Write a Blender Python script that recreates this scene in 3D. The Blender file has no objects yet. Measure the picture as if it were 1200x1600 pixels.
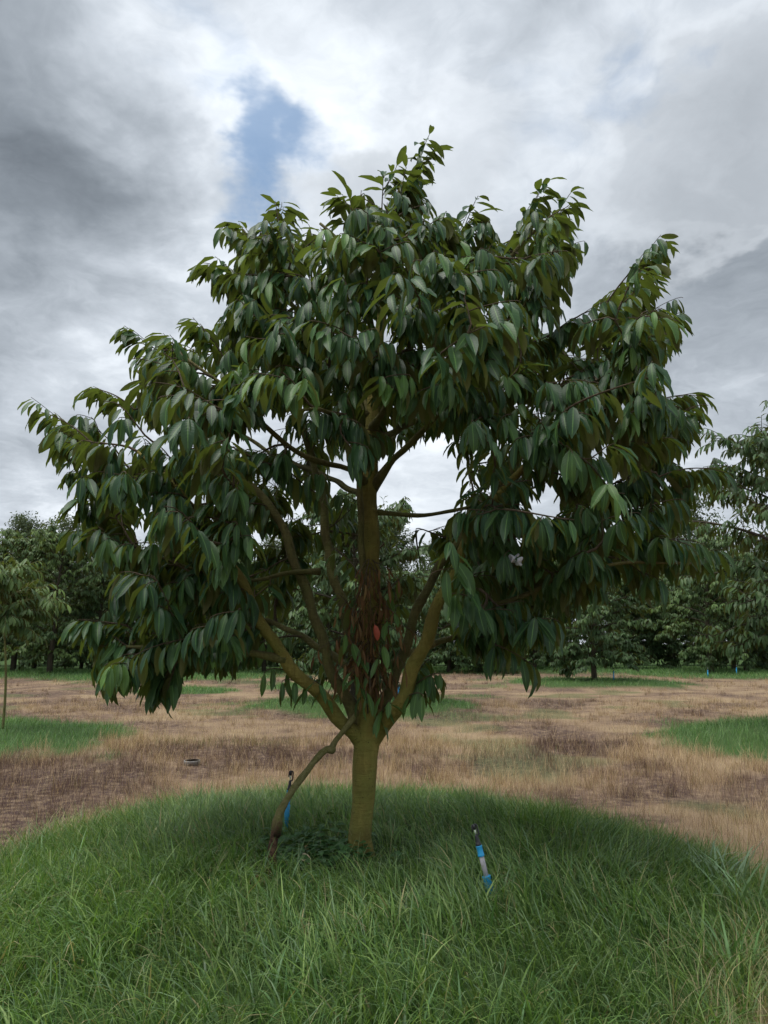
import bpy, math, random
import numpy as np
from mathutils import Vector, Matrix

random.seed(7)
rng = np.random.default_rng(7)
R = math.radians
sc = bpy.context.scene
col = sc.collection

# ------------------------------------------------------------------ camera
CAMZ, PITCH = 1.5, R(10.06)
F = 800 / math.tan(R(34.7))                      # focal length in photograph pixels
cam_d = bpy.data.cameras.new('camera')
cam = bpy.data.objects.new('camera', cam_d); col.objects.link(cam)
cam.location = (0, 0, CAMZ); cam.rotation_euler = (R(90) + PITCH, 0, 0)
cam_d.sensor_fit = 'VERTICAL'; cam_d.angle = R(69.4); cam_d.clip_start = 0.05; cam_d.clip_end = 3000
sc.camera = cam


def ray(px, py):
    xc, yc = (px - 600) / F, (800 - py) / F
    return np.array([xc, math.cos(PITCH) - yc * math.sin(PITCH), math.sin(PITCH) + yc * math.cos(PITCH)])


def at(px, py, Y):                               # the point seen at a pixel, Y metres out
    d = ray(px, py)
    return np.array([0, 0, CAMZ]) + d * (Y / d[1])


def gnd(px, py, z=0.0):                          # the point seen at a pixel on level ground
    d = ray(px, py)
    return np.array([0, 0, CAMZ]) + d * ((z - CAMZ) / d[2])


def project(P):                                  # points to photograph pixels and depth
    P = np.asarray(P, float) - np.array([0, 0, CAMZ])
    zc = P[..., 1] * math.cos(PITCH) + P[..., 2] * math.sin(PITCH)
    yc = P[..., 2] * math.cos(PITCH) - P[..., 1] * math.sin(PITCH)
    return 600 + F * P[..., 0] / zc, 800 - F * yc / zc, zc


# ------------------------------------------------------------------ node helpers
class NT:
    def __init__(s, tree): s.t = tree

    def n(s, typ, **kw):
        o = s.t.nodes.new(typ)
        for k, v in kw.items(): setattr(o, k, v)
        return o

    def put(s, sock, v):
        if v is None: return
        if isinstance(v, bpy.types.NodeSocket): s.t.links.new(v, sock)
        else: sock.default_value = v

    def math(s, op, a, b=None, c=None, clamp=False):
        o = s.n('ShaderNodeMath', operation=op, use_clamp=clamp)
        for i, v in enumerate((a, b, c)): s.put(o.inputs[i], v)
        return o.outputs[0]

    def vmath(s, op, a, b=None, scale=None):
        o = s.n('ShaderNodeVectorMath', operation=op)
        s.put(o.inputs[0], a); s.put(o.inputs[1], b)
        if scale is not None: s.put(o.inputs['Scale'], scale)
        return o.outputs['Value'] if op in ('DOT_PRODUCT', 'LENGTH') else o.outputs[0]

    def noise(s, vec, scale, detail=4, rough=.5, dist=0.0, out='Fac'):
        o = s.n('ShaderNodeTexNoise')
        s.put(o.inputs['Vector'], vec)
        o.inputs['Scale'].default_value = scale; o.inputs['Detail'].default_value = detail
        o.inputs['Roughness'].default_value = rough; o.inputs['Distortion'].default_value = dist
        return o.outputs[out]

    def rng(s, v, a, b, c=0.0, d=1.0, smooth=True):
        o = s.n('ShaderNodeMapRange', interpolation_type='SMOOTHSTEP' if smooth else 'LINEAR')
        s.put(o.inputs[0], v)
        for i, x in enumerate((a, b, c, d)): o.inputs[i + 1].default_value = x
        return o.outputs[0]

    def ramp(s, v, stops):
        o = s.n('ShaderNodeValToRGB'); s.put(o.inputs[0], v)
        e = o.color_ramp.elements
        while len(e) < len(stops): e.new(.5)
        for el, (p, c) in zip(e, stops): el.position = p; el.color = (*c, 1)
        return o.outputs[0]

    def mix(s, f, a, b, blend='MIX'):
        o = s.n('ShaderNodeMix', data_type='RGBA', blend_type=blend)
        s.put(o.inputs[0], f)
        for i, v in ((6, a), (7, b)):
            s.put(o.inputs[i], (*v, 1) if isinstance(v, tuple) and len(v) == 3 else v)
        return o.outputs[2]

    def bump(s, h, strength=.3, dist=.01):
        o = s.n('ShaderNodeBump'); s.put(o.inputs['Height'], h)
        o.inputs['Strength'].default_value = strength; o.inputs['Distance'].default_value = dist
        return o.outputs[0]

    def attr(s, name, out='Fac'):
        return s.n('ShaderNodeAttribute', attribute_name=name).outputs[out]

    def obj(s): return s.n('ShaderNodeTexCoord').outputs['Object']

    def geo(s, out): return s.n('ShaderNodeNewGeometry').outputs[out]


# ------------------------------------------------------------------ world: broken overcast
SUN_EL, SUN_AZ = R(70), R(-115)                   # azimuth from +Y towards +X
world = bpy.data.worlds.new('World'); sc.world = world; world.use_nodes = True
wt = world.node_tree; wt.nodes.clear(); W = NT(wt)
skyn = W.n('ShaderNodeTexSky', sky_type='NISHITA', sun_disc=False)
skyn.sun_elevation = SUN_EL; skyn.sun_rotation = SUN_AZ
dirn = W.n('ShaderNodeTexCoord').outputs['Generated']
sep = W.n('ShaderNodeSeparateXYZ'); W.put(sep.inputs[0], dirn)
den = W.math('ADD', W.math('MAXIMUM', sep.outputs[2], 0.0), 0.22)
comb = W.n('ShaderNodeCombineXYZ')
W.put(comb.inputs[0], W.math('DIVIDE', sep.outputs[0], den)); W.put(comb.inputs[1], W.math('DIVIDE', sep.outputs[1], den))
P0 = comb.outputs[0]
warp = W.vmath('SCALE', W.vmath('SUBTRACT', W.noise(P0, 3.0, 4, .55, out='Color'), (.5, .5, .5)), scale=.42)
P1 = W.vmath('ADD', P0, warp)
warp3 = W.vmath('SCALE', W.vmath('SUBTRACT', W.noise(P0, 5.0, 5, .55, out='Color'), (.5, .5, .5)), scale=.26)
D1 = W.vmath('NORMALIZE', W.vmath('ADD', dirn, warp3))


def blobs(lst, base):
    out = base
    for px, py, rad, amt in lst:                 # a cloud bank centred on a direction, rad in degrees
        d = ray(px, py); d = d / np.linalg.norm(d)
        g = W.rng(W.vmath('DOT_PRODUCT', D1, tuple(d)), math.cos(R(rad)), 1.0)
        out = W.math('ADD', out, W.math('MULTIPLY', g, amt))
    return out


n1 = W.noise(P1, 1.5, 7, .56)
n2 = W.noise(W.vmath('ADD', P1, (3.1, 7.7, 0)), 4.2, 9, .64)
b = W.math('ADD', W.math('MULTIPLY', W.math('SUBTRACT', n1, .5), 1.5), W.math('MULTIPLY', W.math('SUBTRACT', n2, .5), .75))
b = W.math('ADD', b, .56)
b = blobs([(20, 290, 15, -.40), (130, 330, 9, -.18), (110, 90, 13, -.16), (265, 165, 8, .36), (240, 470, 13, .26), (60, 480, 8, .14),
           (430, 130, 9, .22), (590, 90, 10, .20), (960, 190, 9, .26), (1150, 90, 10, .08), (720, 190, 8, -.10), (1120, 330, 13, -.16),
           (1130, 620, 14, -.32), (10, 640, 10, -.34), (640, 760, 12, .20), (1000, 780, 14, .10), (30, 790, 10, .12), (880, 60, 8, -.12)], b)
# pale brightening of the cloud deck low down, where it is seen edge-on
b = W.math('ADD', b, W.rng(sep.outputs[2], .32, .02, 0, .10))
b = W.math('ADD', W.math('MULTIPLY', b, .62), .26)
cloud = W.ramp(b, [(0, (.12, .14, .165)), (.24, (.215, .245, .28)), (.46, (.345, .383, .428)), (.64, (.50, .545, .60)), (.9, (.79, .84, .895))])
cov = W.math('ADD', W.math('MULTIPLY', W.math('SUBTRACT', W.noise(P1, 2.3, 8, .6), .5), 1.6), .86)
cov = blobs([(448, 272, 6.5, -.70), (395, 225, 4, -.25), (300, 95, 5, -.42), (335, 165, 3.5, -.25), (1010, 135, 4, -.42), (545, 330, 6, .5), (850, 180, 5, -.22), (270, 160, 6, .4)], cov)
cov = W.rng(cov, -.05, .72, .22, 1.0)
# brighter lower cumulus with crisp edges
c2 = W.math('ADD', W.math('MULTIPLY', W.math('SUBTRACT', W.noise(P1, 3.0, 9, .55), .5), .95), .33)
c2 = blobs([(1060, 240, 9, .42), (1130, 200, 8, .25), (560, 350, 6, .40), (700, 300, 8, .35), (500, 180, 7, .22), (60, 230, 14, -.25)], c2)
m2 = W.rng(c2, .40, .78)
cum = W.ramp(c2, [(.48, (.92, .95, .98)), (.62, (.70, .74, .785)), (.78, (.47, .505, .545)), (1, (.40, .43, .465))])
blue = W.vmath('SCALE', W.vmath('MULTIPLY', skyn.outputs[0], (.80, 1.0, 1.02)), scale=.66)
deck = W.mix(W.math('MULTIPLY', m2, .5), W.vmath('SCALE', cloud, scale=5.3), W.vmath('SCALE', cum, scale=5.1))
skyc = W.mix(cov, blue, deck)
bg = W.n('ShaderNodeBackground'); W.put(bg.inputs[0], skyc); bg.inputs[1].default_value = 0.1
wo = W.n('ShaderNodeOutputWorld'); W.put(wo.inputs[0], bg.outputs[0])

sun_d = bpy.data.lights.new('sun', 'SUN'); sun = bpy.data.objects.new('sun', sun_d); col.objects.link(sun)
sun_d.energy = 1.5; sun_d.angle = R(50); sun_d.color = (1, .96, .89)
sdir = Vector((math.sin(SUN_AZ) * math.cos(SUN_EL), math.cos(SUN_AZ) * math.cos(SUN_EL), math.sin(SUN_EL)))
sun.rotation_euler = sdir.to_track_quat('Z', 'Y').to_euler()

vs = sc.view_settings
vs.view_transform = 'Standard'; vs.look = 'None'; vs.gamma = 1; vs.use_curve_mapping = False; vs.exposure = 1.28
sc.cycles.max_bounces = 7; sc.cycles.diffuse_bounces = 3; sc.cycles.glossy_bounces = 2; sc.cycles.transmission_bounces = 4

# ------------------------------------------------------------------ mesh helpers


def mesh_np(name, V, Q, mat=None, smooth=True, attrs=None, mats=None):
    V = np.ascontiguousarray(V, dtype=np.float32).reshape(-1, 3); Q = np.ascontiguousarray(Q, dtype=np.int32)
    k = Q.shape[1]
    me = bpy.data.meshes.new(name)
    me.vertices.add(len(V)); me.vertices.foreach_set('co', V.ravel())
    me.loops.add(Q.size); me.loops.foreach_set('vertex_index', Q.ravel())
    me.polygons.add(len(Q)); me.polygons.foreach_set('loop_start', np.arange(0, Q.size, k, dtype=np.int32))
    me.polygons.foreach_set('use_smooth', np.full(len(Q), smooth))
    for an, av in (attrs or {}).items():
        av = np.ascontiguousarray(av, dtype=np.float32)
        if av.ndim == 1:
            a = me.attributes.new(an, 'FLOAT', 'POINT'); a.data.foreach_set('value', av)
        elif av.shape[1] == 3:
            a = me.attributes.new(an, 'FLOAT_VECTOR', 'POINT'); a.data.foreach_set('vector', av.ravel())
    if mat: me.materials.append(mat)
    me.update(calc_edges=True)
    return me


def obj(name, me, parent=None, loc=None):
    o = bpy.data.objects.new(name, me); col.objects.link(o)
    if parent is not None: o.parent = parent
    if loc is not None: o.location = loc
    return o


def tag(o, label=None, cat=None, group=None, kind=None):
    if label: o['label'] = label
    if cat: o['category'] = cat
    if group: o['group'] = group
    if kind: o['kind'] = kind
    return o


def empty(name, loc, rz=0):
    o = obj(name, None, loc=loc); o.rotation_euler.z = rz; o.empty_display_size = .1
    return o


class MB:                                        # gathers quads
    def __init__(s): s.V, s.Q, s.n, s.A = [], [], 0, []

    def add(s, V, Q, a=None):
        V = np.asarray(V, float); s.V.append(V); s.Q.append(np.asarray(Q, int) + s.n); s.n += len(V)
        s.A.append(np.full(len(V), 0.0 if a is None else a) if not isinstance(a, np.ndarray) else a)

    def tube(s, pts, rad, k=8, cap=True, wob=0.0, a=None):
        pts = np.asarray(pts, float); n = len(pts)
        rad = np.broadcast_to(np.asarray(rad, float), (n,))
        tan = np.gradient(pts, axis=0); tan /= np.linalg.norm(tan, axis=1)[:, None] + 1e-9
        ref = np.array([1, 0, 0.]) if abs(tan[0][0]) < .8 else np.array([0, 1, 0.])
        u = np.cross(tan[0], ref); u /= np.linalg.norm(u)
        an = np.arange(k) * 2 * np.pi / k
        V = []
        for i in range(n):
            u = u - tan[i] * (u @ tan[i]); u /= np.linalg.norm(u) + 1e-9
            w = np.cross(tan[i], u)
            r = rad[i] * (1 + (rng.normal(0, wob, k) if wob else 0))
            V.append(pts[i] + (np.cos(an)[:, None] * u + np.sin(an)[:, None] * w) * np.reshape(r, (-1, 1)))
        V = np.concatenate(V)
        j = np.arange(k); jn = (j + 1) % k
        Q = np.concatenate([np.stack([i * k + j, i * k + jn, (i + 1) * k + jn, (i + 1) * k + j], 1) for i in range(n - 1)])
        if cap:
            V = np.concatenate([V, pts[:1], pts[-1:]])
            e = [(n * k, (2 * q + 2) % k, 2 * q + 1, 2 * q) for q in range(k // 2)]
            b_ = (n - 1) * k
            e += [(n * k + 1, b_ + 2 * q, b_ + 2 * q + 1, b_ + (2 * q + 2) % k) for q in range(k // 2)]
            Q = np.concatenate([Q, np.array(e)])
        s.add(V, Q, a)

    def mesh(s, name, mat, smooth=True, an='tone'):
        return mesh_np(name, np.concatenate(s.V), np.concatenate(s.Q), mat, smooth, {an: np.concatenate(s.A)})


def spline(pts, step=.06):                       # Catmull-Rom through points, resampled
    P = np.asarray(pts, float); P = np.vstack([2 * P[0] - P[1], P, 2 * P[-1] - P[-2]]); out = []
    for i in range(1, len(P) - 2):
        m = max(2, int(np.linalg.norm(P[i + 1][:3] - P[i][:3]) / step))
        for t in np.linspace(0, 1, m, endpoint=False):
            a_, b_, c_, d_ = P[i - 1], P[i], P[i + 1], P[i + 2]
            out.append(.5 * (2 * b_ + (c_ - a_) * t + (2 * a_ - 5 * b_ + 4 * c_ - d_) * t * t + (3 * b_ - a_ - 3 * c_ + d_) * t ** 3))
    out.append(P[-2])
    return np.array(out)


def vnoise(x, y, s=1.0, seed=0):                 # cheap smooth 2-D value noise
    x = np.asarray(x) * s; y = np.asarray(y) * s
    xi, yi = np.floor(x).astype(int), np.floor(y).astype(int); fx, fy = x - xi, y - yi
    fx = fx * fx * (3 - 2 * fx); fy = fy * fy * (3 - 2 * fy)

    def h(i, j):
        q = (i * 374761393 + j * 668265263 + seed * 1442695041) & 0x7fffffff
        q = ((q ^ (q >> 13)) * 1274126177) & 0x7fffffff
        return ((q ^ (q >> 16)) & 0xffff) / 65535.0
    return (h(xi, yi) * (1 - fx) + h(xi + 1, yi) * fx) * (1 - fy) + (h(xi, yi + 1) * (1 - fx) + h(xi + 1, yi + 1) * fx) * fy


def fbm(x, y, s=1.0, seed=0, o=3):
    return sum(vnoise(x, y, s * 2 ** k, seed + k) * .5 ** k for k in range(o)) / sum(.5 ** k for k in range(o))


def inpoly(x, y, poly):
    x = np.asarray(x); y = np.asarray(y); r = np.zeros(x.shape, bool); n = len(poly)
    for i in range(n):
        x0, y0 = poly[i]; x1, y1 = poly[(i + 1) % n]
        c = (y0 > y) != (y1 > y)
        r ^= c & (x < (x1 - x0) * (y - y0) / (y1 - y0 + 1e-12) + x0)
    return r


def smooth(a, b, x):
    t = np.clip((x - a) / (b - a), 0, 1); return t * t * (3 - 2 * t)


# ------------------------------------------------------------------ materials


def new_mat(name):
    m = bpy.data.materials.new(name); m.use_nodes = True; m.node_tree.nodes.clear()
    return m, NT(m.node_tree)


def finish(N, shader):
    o = N.n('ShaderNodeOutputMaterial'); N.put(o.inputs[0], shader)


def principled(N, base, rough=.6, spec=.5, normal=None, metallic=0):
    p = N.n('ShaderNodeBsdfPrincipled')
    N.put(p.inputs['Base Color'], (*base, 1) if isinstance(base, tuple) and len(base) == 3 else base)
    N.put(p.inputs['Roughness'], rough); p.inputs['Specular IOR Level'].default_value = spec
    p.inputs['Metallic'].default_value = metallic
    if normal is not None: N.put(p.inputs['Normal'], normal)
    return p.outputs[0]


def leaf_mat(name, dark, young, under, trans_c, trans=.28, rough=.36, veins=True):
    m, N = new_mat(name)
    tint = N.attr('tint'); rnd = N.attr('rnd')
    top = N.mix(tint, dark, young)
    top = N.mix(N.math('MULTIPLY', rnd, .55), top, tuple(c * .55 for c in dark))
    nz = N.noise(N.geo('Position'), 28, 3, .6)
    top = N.mix(N.rng(nz, .35, .75, 0, .3), top, tuple(c * 1.5 for c in dark))
    und = N.mix(rnd, under, tuple(c * .6 for c in under))
    nrm = None
    if veins:
        uv = N.attr('luv', 'Vector'); s2 = N.n('ShaderNodeSeparateXYZ'); N.put(s2.inputs[0], uv)
        au = N.math('ABSOLUTE', s2.outputs[0])
        rib = N.rng(au, .12, .03)
        top = N.mix(N.math('MULTIPLY', rib, .30), top, tuple(c * 2.2 + .02 for c in young))
        ph = N.math('SUBTRACT', N.math('MULTIPLY', s2.outputs[1], 75.0), N.math('MULTIPLY', au, 9.0))
        vein = N.math('SINE', ph)
        nrm = N.bump(N.math('ADD', vein, N.math('MULTIPLY', nz, 1.4)), .07, .004)
    back = N.geo('Backfacing')                   # the bronze underside of the blade
    base = N.mix(back, top, und)
    p = principled(N, base, N.math('ADD', N.math('MULTIPLY', back, .3), rough), .26, nrm)
    t = N.n('ShaderNodeBsdfTranslucent'); N.put(t.inputs[0], N.mix(tint, trans_c, tuple(c * 1.5 for c in trans_c)))
    mx = N.n('ShaderNodeMixShader'); mx.inputs[0].default_value = trans
    N.put(mx.inputs[1], p); N.put(mx.inputs[2], t.outputs[0]); finish(N, mx.outputs[0])
    return m


M_leaf = leaf_mat('durian_leaf', (.028, .076, .036), (.15, .29, .07), (.115, .118, .045), (.15, .21, .028), .31)
M_bleaf = leaf_mat('orchard_leaf', (.052, .105, .044), (.20, .30, .075), (.11, .11, .05), (.13, .17, .025), .25, .42, False)
M_rleaf = leaf_mat('tall_tree_leaf', (.075, .115, .065), (.13, .17, .085), (.09, .11, .07), (.12, .15, .05), .3, .55, False)
M_weed = leaf_mat('weed_leaf', (.05, .13, .04), (.10, .22, .06), (.06, .12, .05), (.12, .2, .03), .3, .6, False)
M_dead = leaf_mat('dead_leaf', (.15, .075, .036), (.22, .16, .07), (.13, .075, .042), (.22, .11, .03), .25, .75)


def bark_mat(name, c1, c2, c3, scale=1.0, moss=.5):
    m, N = new_mat(name); P = N.geo('Position')
    st = N.n('ShaderNodeMapping'); N.put(st.inputs[0], P); st.inputs['Scale'].default_value = (1, 1, .22)
    a = N.noise(st.outputs[0], 34 * scale, 6, .62); b_ = N.noise(P, 7 * scale, 5, .6); f = N.noise(P, 120 * scale, 3, .6)
    base = N.mix(N.rng(a, .35, .68), c1, c2)
    base = N.mix(N.rng(b_, 1 - moss - .1, 1 - moss + .15), base, c3)
    base = N.mix(N.rng(f, .62, .75, 0, .6), base, (.035, .03, .015))
    # faint rings round the stem
    rg = N.n('ShaderNodeMapping'); N.put(rg.inputs[0], P); rg.inputs['Scale'].default_value = (.4, .4, 3)
    ring = N.noise(rg.outputs[0], 22 * scale, 4, .6)
    base = N.mix(N.rng(ring, .58, .72, 0, .3), base, tuple(x * .55 for x in c1))
    h = N.math('ADD', N.math('ADD', a, N.math('MULTIPLY', f, .35)), N.math('MULTIPLY', ring, .8))
    # small pale lichen spots and dark lenticels
    sp = N.n('ShaderNodeTexVoronoi'); N.put(sp.inputs['Vector'], P); sp.inputs['Scale'].default_value = 46 * scale
    base = N.mix(N.math('MULTIPLY', N.rng(sp.outputs['Distance'], .22, .12), N.rng(b_, .5, .62, 0, .8)), base, (.045, .035, .018))
    big_ = N.noise(P, 2.6 * scale, 4, .6); base = N.mix(N.rng(big_, .42, .66, 0, .55), base, tuple(x * .5 for x in c1))
    finish(N, principled(N, base, .85, .25, N.bump(h, .8, .016)))
    return m


M_bark = bark_mat('mossy_bark', (.165, .140, .036), (.26, .22, .058), (.19, .185, .045))
M_limb = bark_mat('limb_bark', (.095, .085, .034), (.15, .135, .05), (.115, .12, .038), 1.3)
M_twig = bark_mat('twig_bark', (.085, .060, .040), (.13, .10, .065), (.10, .08, .05), 2)
M_root = bark_mat('stem_bark', (.15, .14, .055), (.24, .21, .10), (.17, .18, .06), 1.5, .55)
M_dbark = bark_mat('dark_bark', (.045, .036, .026), (.09, .075, .05), (.06, .06, .035), .6)


def blade_mat(name, rough=.5, trans=.35, spec=.35):
    m, N = new_mat(name); c = N.attr('Col', 'Vector')
    p = principled(N, c, rough, spec)
    t = N.n('ShaderNodeBsdfTranslucent'); N.put(t.inputs[0], N.mix(1.0, c, (1.15, 1.2, .55), 'MULTIPLY'))
    mx = N.n('ShaderNodeMixShader'); mx.inputs[0].default_value = trans
    N.put(mx.inputs[1], p); N.put(mx.inputs[2], t.outputs[0]); finish(N, mx.outputs[0])
    return m


M_grass = blade_mat('grass_blade', .48, .32, .4)
M_straw = blade_mat('straw_blade', .75, .2, .2)

# ------------------------------------------------------------------ terrain
TY = 4.54                                        # the big tree stands this far out, on a mound
BASE = at(565, 1335, TY); TX, TZ = BASE[0], BASE[2]
MOUND = TZ


def sec(p): return (p[0], p[1])


right_disc = gnd(1300, 1150, .12); left_disc = gnd(-20, 1146, .12); mid_disc = gnd(565, 1096, .1)
row_trees = [('t', 930, 1063, 0), ('t', 836, 1046, 1), ('t', 98, 1053, 2)]
disc_list = [(right_disc[0], right_disc[1], 2.75, .22), (left_disc[0] - .6, left_disc[1], 2.75, .16), (mid_disc[0], mid_disc[1], 3.0, .15)]
for _, px, py, _k in row_trees:
    g = gnd(px, py, .1); disc_list.append((g[0], g[1], 3.6, .12))
for px, py, rr in ((800, 1046, 4.5), (1130, 1052, 5.2), (1230, 1056, 4), (640, 1047, 4), (480, 1049, 4), (330, 1056, 3.6), (30, 1052, 5), (-60, 1050, 5), (230, 1058, 3.4), (1020, 1046, 6), (520, 1070, 2.6), (290, 1078, 1.6)):
    g = gnd(px, py, .05); disc_list.append((g[0], g[1], rr, .06))

edge = [(-220, 1420), (-120, 1350), (0, 1312), (100, 1277), (200, 1254), (300, 1238), (450, 1220), (560, 1216), (700, 1220), (800, 1236), (900, 1264), (1000, 1290), (1100, 1316), (1200, 1372), (1250, 1425), (1240, 1480), (1185, 1525), (1160, 1600), (1150, 1700)]
main_poly = [sec(gnd(x, y, .17)) for x, y in edge] + [(.75, 1.2), (-1.6, 1.2), (-2.4, 2.2)]


def height(x, y):
    r = np.hypot(x - TX, (y - TY) * 1.0)
    z = MOUND * (1 - smooth(1.0, 2.9, r))
    for dx, dy, rr, hh in disc_list: z = z + hh * (1 - smooth(rr * .35, rr * 1.1, np.hypot(x - dx, y - dy)))
    z = z + (fbm(x, y, .9, 3) - .5) * .05 * smooth(.3, 2, r)
    z = z - .10 * np.exp(-(((x - (TX - .55)) / .35) ** 2 + ((y - (TY - .18)) / .25) ** 2)) * 0
    return z


def green(x, y):                                 # how grassy the ground is, 0..1
    m = np.zeros(np.shape(x))
    wob = (fbm(x, y, 1.6, 11) - .5)
    xx, yy = x + (fbm(x, y, 2.5, 21) - .5) * .3, y + (fbm(x, y, 2.5, 31) - .5) * .3
    m = np.maximum(m, inpoly(xx, yy, main_poly).astype(float))
    for dx, dy, rr, hh in disc_list:
        m = np.maximum(m, 1 - smooth(rr * .86, rr * 1.04, np.hypot(x - dx, y - dy) + wob * rr * .45))
    m = np.maximum(m, smooth(.66, .74, fbm(x, y, .55, 41)) * .5 * (y > 6.5))
    m = np.maximum(m, smooth(36, 42, y))
    return m


dark_spots = [(gnd(px, py, 0), w) for px, py, w in ((60, 1225, 1.0), (190, 1198, .9), (20, 1265, .8), (330, 1172, .6), (520, 1120, .9), (870, 1172, .55), (1010, 1235, .9), (840, 1098, 1.2), (110, 1085, 1.6), (690, 1200, .6), (1150, 1250, .5), (400, 1195, .5))]
pale_spots = [(gnd(px, py, 0), w) for px, py, w in ((450, 1150, 1.0), (880, 1115, 1.5), (1060, 1180, .8), (1000, 1068, 3.0), (730, 1150, 1.0), (300, 1120, 1.3), (1150, 1095, 1.6))]


def dry_tone(x, y):                              # low: purplish rotted grass, high: pale straw
    t = .6 * fbm(x, y, .7, 15) + .4 * fbm(x, y, 2.4, 16)
    for c, w in dark_spots: t = t - .16 * np.exp(-((x - c[0]) ** 2 + ((y - c[1]) / 1.3) ** 2) / w ** 2)
    for c, w in pale_spots: t = t + .12 * np.exp(-((x - c[0]) ** 2 + ((y - c[1]) / 1.3) ** 2) / w ** 2)
    return t


xs = np.concatenate([-np.geomspace(16, 700, 45)[::-1], np.linspace(-15.9, 15.9, 180), np.geomspace(16, 700, 45)])
ys = np.concatenate([-np.geomspace(1, 200, 20)[::-1], np.linspace(-.9, 24, 150), np.geomspace(24.2, 1200, 90)])
GX, GY = np.meshgrid(xs, ys); GZ = height(GX, GY)
nx = len(xs); ii = np.arange(len(ys) - 1)[:, None] * nx + np.arange(nx - 1)[None]
Q = np.stack([ii, ii + 1, ii + nx + 1, ii + nx], -1).reshape(-1, 4)
m, N = new_mat('orchard_soil'); P = N.geo('Position')
a = N.noise(P, .8, 5, .62, .6); b_ = N.noise(P, 9, 6, .65); c_ = N.noise(P, 60, 4, .65); d_ = N.noise(P, .33, 4, .6, .5)
a = N.math('ADD', N.math('MULTIPLY', N.math('SUBTRACT', a, .5), .5), N.attr('dry'))
base = N.ramp(a, [(.34, (.075, .050, .045)), (.46, (.13, .088, .068)), (.56, (.22, .155, .102)), (.72, (.30, .225, .14))])
base = N.mix(N.rng(b_, .40, .70), base, (.26, .19, .125)); base = N.mix(N.rng(c_, .50, .72, 0, .75), base, (.055, .036, .030))
gm = N.attr('green')
base = N.mix(gm, base, N.mix(b_, (.03, .055, .018), (.075, .13, .042)))
finish(N, principled(N, base, .95, .1, N.bump(N.math('ADD', b_, N.math('MULTIPLY', c_, .6)), .5, .03)))
ground = obj('ground', mesh_np('ground', np.stack([GX, GY, GZ], -1), Q, m, True, {'green': green(GX, GY).ravel(), 'dry': dry_tone(GX, GY).ravel()}))
tag(ground, 'brown orchard soil and cut dry grass running back under the trees', 'ground', kind='structure')

# ------------------------------------------------------------------ grasses


def blades(P, L, wid, lean, bend, colr, seg=4, curl=None):
    """P (n,3) roots; lean (n,) heading; bend (n,) how far each blade arches over."""
    n = len(P); t = np.linspace(0, 1, seg + 1)[None, :]
    bd = np.maximum(bend, .05)[:, None]; t0 = rng.uniform(0, .35, n)[:, None]
    ang = t0 + bd * t
    up = L[:, None] * (np.sin(ang) - np.sin(t0)) / bd; fw = L[:, None] * (np.cos(t0) - np.cos(ang)) / bd
    h = np.stack([np.cos(lean), np.sin(lean)], 1)
    hw = lean + np.pi / 2 + rng.normal(0, .5, n); sd = np.stack([np.cos(hw), np.sin(hw), np.zeros(n)], 1)
    C = np.empty((n, seg + 1, 3))
    C[..., :2] = P[:, None, :2] + h[:, None, :] * fw[..., None]; C[..., 2] = P[:, None, 2] + up
    wv = wid[:, None] * np.clip(1.02 - t ** 1.7, .05, 1) * (.65 + .35 * np.minimum(1, t * 5))
    V = np.empty((n, seg + 1, 2, 3))
    V[:, :, 0] = C - sd[:, None] * wv[..., None] / 2; V[:, :, 1] = C + sd[:, None] * wv[..., None] / 2
    k = 2 * (seg + 1); j = np.arange(seg) * 2
    q = np.stack([j, j + 1, j + 3, j + 2], 1)
    Q = (np.arange(n)[:, None, None] * k + q[None]).reshape(-1, 4)
    return V.reshape(-1, 3), Q, np.repeat(colr, k, axis=0)


def join(parts):
    V, Q, C, o = [], [], [], 0
    for v, q, c in parts: V.append(v); Q.append(q + o); C.append(c); o += len(v)
    return np.concatenate(V), np.concatenate(Q), np.concatenate(C)


def pick_cols(n, pal, wts, x, y, seed, jit=.16):
    pal = np.array(pal); nz = fbm(x, y, 1.3, seed)[:, None]
    i = rng.choice(len(pal), n, p=np.array(wts) / sum(wts))
    c = pal[i] * (.52 + .55 * nz + .42 * fbm(x, y, 6.0, seed + 50)[:, None]) * (1 + rng.normal(0, jit, (n, 1)))
    return np.clip(c, .005, .8)


G_PAL = [(.12, .215, .062), (.15, .25, .062), (.085, .175, .055), (.225, .32, .105), (.165, .255, .135), (.36, .32, .18)]
G_W = [28, 22, 20, 15, 13, 3]
bare = [(gnd(766, 1408, MOUND - .03), .10, .14), (gnd(447, 1312, .28), .07, .12), (gnd(478, 1372, .24), .20, .13), (gnd(415, 1392, .24), .13, .07), (gnd(792, 1385, .24), .07, .05), (gnd(560, 1345, MOUND), .13, .09), (gnd(520, 1350, MOUND), .16, .08)]


def bare_mask(x, y):
    k = np.ones(len(x))
    for c, rx, ry in bare: k *= smooth(.55, 1.1, np.hypot((x - c[0]) / rx, (y - c[1]) / ry) + (fbm(x, y, 9, 77) - .5) * .5)
    return k


def scatter(n, x0, x1, y0, y1):
    return rng.uniform(x0, x1, n), rng.uniform(y0, y1, n)


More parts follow.
